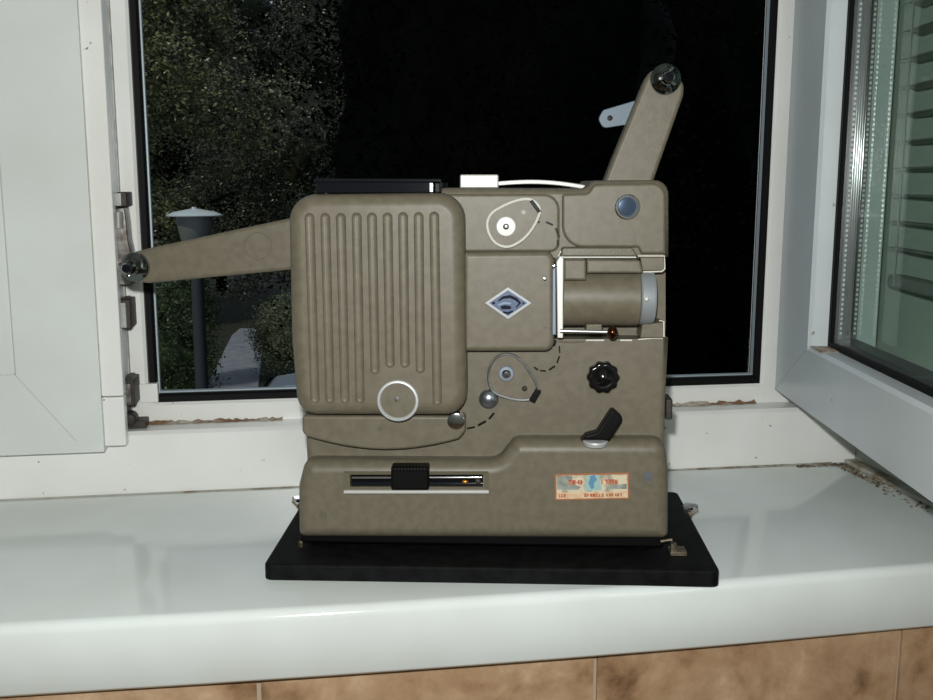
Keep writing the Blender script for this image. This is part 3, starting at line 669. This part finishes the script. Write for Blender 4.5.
wire('slide_rod', [(352, 483.5), (484, 483.5)], .004, 2.8, BLACKG, sl, n=14)
c = P(465, 481.5, .001); bm = new(); bmesh.ops.create_uvsphere(bm, u_segments=16, v_segments=10, radius=2.0*PX, matrix=Matrix.Translation((c.x, .001, c.y)) @ Matrix.Diagonal((1.4, 1, .8, 1)))
AMB = mat('amber_highlight_colour', (.9, .35, .04, 1), .12, .6); obj('amber_highlight', bm, AMB, sl)  # small bead coloured as the amber highlight in the slot
disc('rod_end', 478, 481.5, .003, [(3, -3), (3, 1), (1.5, 2), (0, 2)], DARKH, sl, 14)
sk = pl('speed_slider', [(391, 489.5, 2), (391, 466.5, 2), (429, 466.5, 2), (429, 489.5, 2)], -.0075, .006, .0018, BLACKP)
bm = new()
for k in range(11):
    a = P(394+k*3.2, 468, -.0075); b = P(394+k*3.2, 472, -.0075); tube(bm, [(a.x, -.0076, a.y), (b.x, -.0076, b.y)], .0005, 6)
obj('slider_grip', bm, BLACKP, sk)
# sticker
STK = mat('sticker_cream', (.62, .53, .38, 1), .5, col2=(.30, .29, .22, 1), cscale=130, lo=.46, hi=.6); STO = mat('sticker_orange', (.36, .13, .05, 1), .5); STP = mat('sticker_peach', (.62, .38, .22, 1), .5, col2=(.66, .52, .36, 1), cscale=200)
STR = mat('sticker_red', (.50, .07, .03, 1), .5, col2=(.5, .2, .08, 1), cscale=300); STB = mat('sticker_blue', (.10, .24, .38, 1), .5); STG = mat('sticker_grey_wear', (.20, .21, .18, 1), .6, col2=(.30, .32, .28, 1), cscale=200); STC = mat('sticker_teal', (.30, .45, .42, 1), .5)
st = pl('sticker', [(555, 500.3), (554.8, 474.2), (628.8, 472.6), (629.3, 498.8)], -.0003, .0003, 0, STO)
pl('sticker_field', [(556.6, 499), (556.5, 475.8), (627.3, 474.4), (627.8, 497.6)], -.00045, -.0003, 0, STK, st)
pl('sticker_footer', [(556.6, 499), (556.6, 492.6), (627.8, 491.2), (627.8, 497.6)], -.00055, -.00045, 0, STP, st)
pl('worn_patch', [(557, 489.5), (557, 476), (572, 476), (573, 484), (581, 487), (578, 490)], -.00055, -.00045, 0, STG, st)
pl('worn_patch', [(606, 489), (609, 486), (627, 483.5), (627, 489)], -.00055, -.00045, 0, STG, st)
pl('sticker_halo', [(584, 491), (588, 475), (599, 475), (602, 490)], -.00055, -.00045, 0, STC, st)
stroke('sticker_figure', [(592, 475.5), (593.5, 479), (591, 483), (592.5, 488.5)], -.00055, [5, 6.5, 5.5, 3], STB, st)
def letters(name, u0, u1, v0, v1, n, m, seed):
    r = random.Random(seed); bm = new(); wv = (u1-u0)/n; y = -.0006
    def seg(a, b, w_):
        q = [P(*a, y), P(*b, y)]; t = (q[1]-q[0]).normalized(); n_ = Vector((-t.y, t.x))*w_*PX/2
        vs = [bm.verts.new((p.x, yy, p.y)) for yy in (y-.0001, y+.0001) for p in (q[0]-n_, q[1]-n_, q[1]+n_, q[0]+n_)]
        for f in ((0, 1, 2, 3), (4, 7, 6, 5), (0, 4, 5, 1), (1, 5, 6, 2), (2, 6, 7, 3), (3, 7, 4, 0)): bm.faces.new([vs[i] for i in f])
    for k in range(n):
        a = u0+k*wv+.1*wv; b = a+wv*.62; th = wv*.38
        if r.random() < .8: seg((a+th/2, v0), (a+th/2, v1), th)
        if r.random() < .6: seg((b, v0), (b, v1), th)
        for vv in (v0+.4, (v0+v1)/2, v1-.4):
            if r.random() < .6: seg((a, vv), (b, vv), (v1-v0)*.24)
    return obj(name, bm, m, st, smooth=0)
letters('sticker_lettering', 568, 584, 480, 484.6, 4, STR, 3)
letters('sticker_lettering', 601, 618, 479.6, 484.4, 5, STR, 5)
letters('sticker_small_print', 558.5, 566, 494.2, 497.2, 3, STR, 8)
letters('sticker_small_print', 584, 604, 493.6, 497, 7, STR, 9); letters('sticker_small_print', 606, 622, 493.4, 496.4, 6, STO, 12)
disc('screw', 323, 515, 0, [(4.2, -.4), (4, .5), (0, .7)], TAND, base, 16)
disc('screw', 648, 476.5, 0, [(5.2, -.4), (5, .5), (0, .7)], mat('grey_blue_screw', (.15, .16, .17, 1), .4, .4), base, 16)
# catch at the lower right corner of the pan
bm = new(); c = P(668, 537, .01); tube(bm, [(c.x-.006, .004, c.y-.001), (c.x+.001, .002, c.y+.001), (c.x+.003, .004, c.y-.008), (c.x+.006, .006, .003)], .0013, 8)
box(bm, c.x+.0005, c.x+.012, .0, .012, .0002, .003); box(bm, c.x+.001, c.x+.005, .001, .006, .003, .008); obj('base_catch', bm, BRASS, prj, bevel=.0006)
bm = new(); c2 = P(300, 541, .004); box(bm, c2.x-.0015, c2.x+.0015, .005, .008, .0002, .005); obj('base_catch', bm, BRASS, prj, bevel=.0006)
# reel arms
def arm(name, pts, y0, y1, piv=None):
    return pl(name, pts, y0, y1, .003, TAN, n=8)
YA = .045
a1 = arm('rear_reel_arm', [(134, 252, 6), (150, 248, 20), (300, 216, 1), (330, 216, 1), (330, 269, 1), (298, 269, 1), (150, 283, 20), (128, 281, 8), (122, 266, 10)], YA, YA+.016)
a2 = arm('front_reel_arm', [(603, 184, 1), (612, 160, 10), (646, 78, 10), (652, 70, 8), (668, 68, 10), (684, 84, 10), (683, 96, 10), (652, 184, 1)], YA, YA+.016)
disc('arm_pivot_mark', 258, 246, YA, [(14.5, -.3), (14.3, .25), (13.6, .25), (13.4, -.1)], TAND, a1)
def spindle(u, v, par, tilt, y=YA):
    c = P(u, v, y); M = frontM(c.x, y, c.y); bm = new(); k = PX
    lathe(bm, [(0, -1*k), (14.6*k, -1*k), (15.2*k, 2*k), (14.8*k, 6*k), (12*k, 9*k), (9*k, 11*k), (8.5*k, 14*k), (6.5*k, 16*k)], M, 36, cap=False); h = obj('spindle_hub', bm, DCHR, par)
    bm = new(); lathe(bm, [(0, 14*k), (5.2*k, 14*k), (5.4*k, 26*k), (4.4*k, 28*k), (0, 28.5*k)], M, 24); obj('spindle_shaft', bm, BLACKG, h)
    bm = new()
    for a in (0, 120, 240):
        t = math.radians(a+tilt); d = Vector((math.cos(t), 0, math.sin(t)))
        p = Vector((c.x, y-20*k, c.y)); tube(bm, [p+d*4*k, p+d*8.2*k, p+d*8.6*k+Vector((0, -5*k, 0))], 1.3*k, 8)
    obj('spindle_claw', bm, CHROME, h)
spindle(136, 266.5, a1, 30); spindle(665, 79.5, a2, 70)
# steel link behind the front arm
lk = pl('reel_release_link', [(603, 110, 4), (640, 99, 1), (645, 122, 1), (603, 128.5, 6), (598, 119, 6)], YA+.017, YA+.0195, .0006, mat('blued_steel', (.11, .14, .17, 1), .5, .3), a2)
bm = new(); q = P(610, 118, YA+.016); lathe(bm, [(0, 0), (2.8*PX, 0), (2.8*PX, .0012), (0, .0014)], frontM(q.x, YA+.0172, q.y), 16); obj('link_hole_rivet', bm, BLACKP, lk)
# small dark block at the right side of the housing
q = P(667, 403, .05); obj('side_dark_block', bx(q.x-.004, q.x+.0008, .03, .05, q.y-.008, q.y+.007), DARKH, prj, bevel=.001)

# =================================================================== OUTSIDE
GZ = CAM.z-5.3
def gp(u, v): return on_z(u, v, GZ)
GRASS = mat('dark_grass', (.010, .016, .008, 1), .9, col2=(.025, .03, .014, 1), cscale=2)
bm = new(); box(bm, -60, 60, 1.6, 95, GZ-.3, GZ); tag(obj('ground', bm, GRASS, smooth=0), 'dark grassy ground far below the window', 'ground', kind='structure')
ASPH = mat('grey_asphalt', (.20, .23, .27, 1), .85, col2=(.25, .28, .32, 1), cscale=3)
bm = new(); pa = [gp(a, b) for a, b in ((150, 470), (205, 390), (232, 336), (240, 329), (256, 329), (264, 336), (258, 390), (252, 470))]
top = [bm.verts.new((p.x, p.y, GZ+.03)) for p in pa]; bot = [bm.verts.new((p.x, p.y, GZ-.02)) for p in pa]; bm.faces.new(top)
for i in range(len(pa)): bm.faces.new((top[i], bot[i], bot[(i+1) % len(pa)], top[(i+1) % len(pa)]))
tag(obj('path', bm, ASPH, smooth=0), 'grey asphalt path receding between dark bushes outside', 'path', kind='structure')

def leafmat(name, c, c2, rough=.45, spec=.25):
    return mat(name, c, rough, col2=c2, cscale=5, lo=.38, hi=.68, detail=8, spec=spec)
def leaves(centers, sig, count, size, flat=.6):
    cs_ = np.array(centers); idx = rng.integers(0, len(cs_), count); c = cs_[idx]+rng.normal(0, 1, (count, 3))*np.array(sig)
    a = rng.normal(0, 1, (count, 3)); a[:, 2] *= flat; a /= np.linalg.norm(a, axis=1)[:, None]
    b = rng.normal(0, 1, (count, 3)); b -= (b*a).sum(1)[:, None]*a; b /= np.linalg.norm(b, axis=1)[:, None]
    s = size*rng.uniform(.6, 1.3, count)[:, None]; a = a*s; b = b*s*.45
    v = np.stack([c-a, c+b*1-a*.1, c+a, c-b-a*.1], 1).reshape(-1, 3); f = np.arange(count*4).reshape(-1, 4)
    return v, f
def tree(name, base, H, crad, n, size, m, label, cat='tree', grp=None, crown0=.25, clumps=220, core=.6, trunk=.16, shape='round', sig=.22):
    t = empty(name, base); tag(t, label, cat, grp)
    cz0 = H*crown0; ch = (H-cz0)/2; cs_ = []
    while len(cs_) < clumps:
        p = rng.normal(0, 1, 3); p /= np.linalg.norm(p); p *= rng.uniform(.5, 1)
        k = 1.0
        if shape == 'cone': k = max(.12, .5*(1-p[2]))*1.25
        cs_.append((p[0]*crad*k, p[1]*crad*k, cz0+ch+p[2]*ch))
    v, f = leaves(cs_, (crad*sig, crad*sig, crad*sig*.8), n, size)
    bm = new(); bmesh.ops.create_icosphere(bm, subdivisions=4, radius=1)
    for q in bm.verts:
        d = q.co.copy(); k = 1+.10*math.sin(d.x*7+1)*math.sin(d.y*6+d.z*9)+.06*math.sin(d.z*17+d.x*11)
        s = max(.12, .5*(1-d.z))*1.25 if shape == 'cone' else 1
        q.co = Vector((d.x*crad*core*k*s, d.y*crad*core*k*s, cz0+ch+d.z*ch*core*k))
    cv = [tuple(q.co) for q in bm.verts]; cf = [[q.index for q in fc.verts] for fc in bm.faces] if bm.verts.index_update() is None else 0; bm.free()
    o = len(cv); obj('foliage', (cv+[tuple(x) for x in v], [], cf+[[int(i)+o for i in r] for r in f]), m, t, smooth=180)
    bm = new(); pts = [(0, 0, -.05), (.05, .03, H*.2), (-.04, 0, H*.45), (0, 0, H*.8)]; tube(bm, pts, [trunk, trunk*.8, trunk*.6, trunk*.15], 10)
    for k in range(5):
        a = k*1.3; z = H*(.42+.08*k); tube(bm, [(0, 0, z), (math.cos(a)*crad*.35, math.sin(a)*crad*.35, z+crad*.25), (math.cos(a)*crad*.7, math.sin(a)*crad*.7, z+crad*.4)], [trunk*.4, trunk*.25, trunk*.08], 7)
    obj('trunk', bm, BARK, t)
    return t
BARK = mat('dark_bark', (.012, .010, .008, 1), .95, spec=.05)
L1 = leafmat('olive_leaves', (.012, .020, .012, 1), (.34, .36, .16, 1), .35, .6)
L2 = leafmat('dark_green_leaves', (.003, .005, .003, 1), (.007, .011, .006, 1), .6, .05)
L3 = leafmat('near_black_needles', (.0006, .0010, .0008, 1), (.0016, .0026, .0018, 1), .7, .02)
L4 = leafmat('bush_leaves', (.025, .05, .018, 1), (.09, .13, .05, 1), .45, .4)
L5 = leafmat('pale_shrub_leaves', (.06, .08, .045, 1), (.26, .30, .18, 1), .5, .4)
def gd(u, dep):
    p = at_depth(u, 300, dep); return Vector((p.x, p.y, GZ))
tree('broadleaf_tree', gd(128, 14.6), 10.2, 2.3, 95000, .034, L1, 'olive green broadleaf tree filling the upper left of the view, above the street lamp', crown0=.38, core=.3, sig=.10, clumps=75)
tree('broadleaf_tree', gd(300, 21.5), 10.6, 2.6, 70000, .034, leafmat('mid_leaves', (.005, .008, .005, 1), (.095, .105, .055, 1), .35, .5), 'darker broadleaf tree behind the left reel arm, right of the olive green tree', crown0=.20, core=.25, sig=.09, clumps=90)
tree('conifer_tree', gd(500, 10), 10.5, 1.9, 45000, .034, L3, 'nearly black conifer rising behind the lamp house of the projector', crown0=.06, core=.8, shape='round', sig=.16)
tree('conifer_tree', gd(650, 14.5), 12, 2.0, 30000, .034, L3, 'nearly black conifer behind the upright front reel arm', crown0=.04, core=.84, sig=.16)
tree('conifer_tree', gd(845, 9.5), 10.5, .85, 20000, .034, L3, 'nearly black conifer at the right edge of the opening', crown0=.04, core=.84, sig=.16)
tree('bush', gd(150, 19.5), 3.3, 1.15, 30000, .04, L4, 'dark green bush at the left of the street lamp pole below the left reel arm', 'bush', crown0=.0, core=.7, trunk=.05, sig=.16)
tree('bush', gd(178, 26), 3.9, .95, 26000, .04, L4, 'dark green bush between the street lamp pole and the path', 'bush', crown0=.0, core=.7, trunk=.05, sig=.16)
tree('shrub', gd(283, 27.5), 2.3, .85, 18000, .035, L5, 'pale leafy shrub at the right edge of the path beside the projector', 'shrub', crown0=.0, core=.6, trunk=.04, sig=.18)
bk = ['far dark tree in the row behind, leftmost, beyond the olive green tree', 'far dark tree in the row behind, above the far end of the path', 'far dark tree in the row behind the conifers, left of the middle',
      'far dark tree in the row behind the conifers, behind the carrying strap', 'far dark tree in the row behind the conifers, right of the front reel arm', 'far dark tree in the row behind, rightmost past the opening']
for i, (u, dp, h, r) in enumerate(((60, 38, 13, 4.6), (222, 51, 15.5, 5.6), (340, 41, 14, 4.3), (490, 31, 12.5, 3.5), (640, 42, 14.5, 4.6), (800, 28, 13, 4.0))):
    tree('background_tree', gd(u, dp), h, r, 9000, .17, L2, bk[i], grp='row of dark trees closing the view', crown0=.02, core=.9, trunk=.3, sig=.14)
# street lamp
lp = at_depth(194.5, 214, 10); LH = lp.z-GZ
lm = empty('street_lamp', (lp.x, lp.y, GZ)); tag(lm, 'grey street lamp with a flat dish shade behind the left reel arm', 'street lamp')
LAMPG = mat('lamp_grey_enamel', (.62, .72, .76, 1), .3); POLE = mat('lamp_pole_paint', (.025, .035, .04, 1), .6); BOWL = mat('lamp_milky_bowl', (.16, .18, .17, 1), .3)
px = 12/1000
bm = new(); lathe(bm, [(.10, -.3), (.10, .6), (.075, .7), (.062, LH-.45), (.058, LH-.36)], Matrix.Identity(4), 20); obj('pole', bm, POLE, lm)
bm = new(); lathe(bm, [(.27, LH-.02), (.275, LH-.01), (.21, LH+.02), (.08, LH+.045), (.025, LH+.055), (.025, LH+.07), (0, LH+.07)], Matrix.Identity(4), 36); obj('lamp_shade', bm, LAMPG, lm)
bm = new(); lathe(bm, [(.18, LH-.021), (.18, LH-.09), (.14, LH-.27), (.07, LH-.36), (0, LH-.36)], Matrix.Identity(4), 28); obj('lamp_bowl', bm, BOWL, lm)
# parked car
cp = at_depth(306, 380, 18); car = empty('car', (cp.x, cp.y, GZ), math.radians(-6)); tag(car, 'pale blue white car parked below, its roof showing beside the projector', 'car')
CARP = mat('pale_car_paint', (.78, .86, .92, 1), .25, coat=.5); CGL = mat('car_glass', (.01, .015, .02, 1), .05); TYRE = mat('tyre_rubber', (.01, .01, .01, 1), .8)
HC = CAM.z-(18.0*math.tan(math.radians(9.4+1.45)))-GZ   # roof height
HC = min(max(HC, 1.35), 1.9)
bm = new(); side = [Vector(p) for p in ((-2.1, .35), (-2.1, .75), (-1.35, .92), (-.62, HC-.06), (-.25, HC), (.75, HC), (1.25, HC-.08), (1.85, .95), (2.1, .9), (2.1, .35))]
def hw_(z): return .84 if z < .95 else .84-.22*(z-.95)/(HC-.95)
rws = []
for s in (-1, 1): rws.append([bm.verts.new((p.x, s*hw_(p.y), p.y)) for p in side])
N = len(side)
for i in range(N): bm.faces.new((rws[0][i], rws[0][(i+1) % N], rws[1][(i+1) % N], rws[1][i]))
bm.faces.new(rws[0]); bm.faces.new(rws[1][::-1]); obj('body', bm, CARP, car, smooth=30, bevel=.05)
for s in (-1, 1):
    for q in (((-1.12, .98), (-.62, HC-.14), (-.05, HC-.1), (-.05, .98)), ((.03, .98), (.03, HC-.1), (.8, HC-.1), (1.35, 1.0))):
        bm = new(); vs = [bm.verts.new((x, s*(hw_(z)+.012), z)) for x, z in q]; v2 = [bm.verts.new((x, s*(hw_(z)-.02), z)) for x, z in q]; bm.faces.new(vs)
        for i in range(4): bm.faces.new((vs[i], v2[i], v2[(i+1) % 4], vs[(i+1) % 4]))
        obj('side_window', bm, CGL, car, smooth=0)
bm = new(); vs = [bm.verts.new(p) for p in ((-1.28, -.68, 1.0), (-1.28, .68, 1.0), (-.68, .58, HC-.09), (-.68, -.58, HC-.09))]; v2 = [bm.verts.new((q.co.x-.03, q.co.y, q.co.z+.03)) for q in vs]
bm.faces.new(v2)
for i in range(4): bm.faces.new((vs[i], vs[(i+1) % 4], v2[(i+1) % 4], v2[i]))
obj('windscreen', bm, CGL, car, smooth=0)
for wx in (-1.3, 1.3):
    for s in (-1, 1):
        bm = new(); lathe(bm, [(0, -.1), (.3, -.1), (.32, -.06), (.32, .06), (.3, .1), (0, .1)], Matrix.Translation((wx, s*.78, .32)) @ Matrix.Rotation(PI/2, 4, 'X'), 28); obj('wheel', bm, TYRE, car)
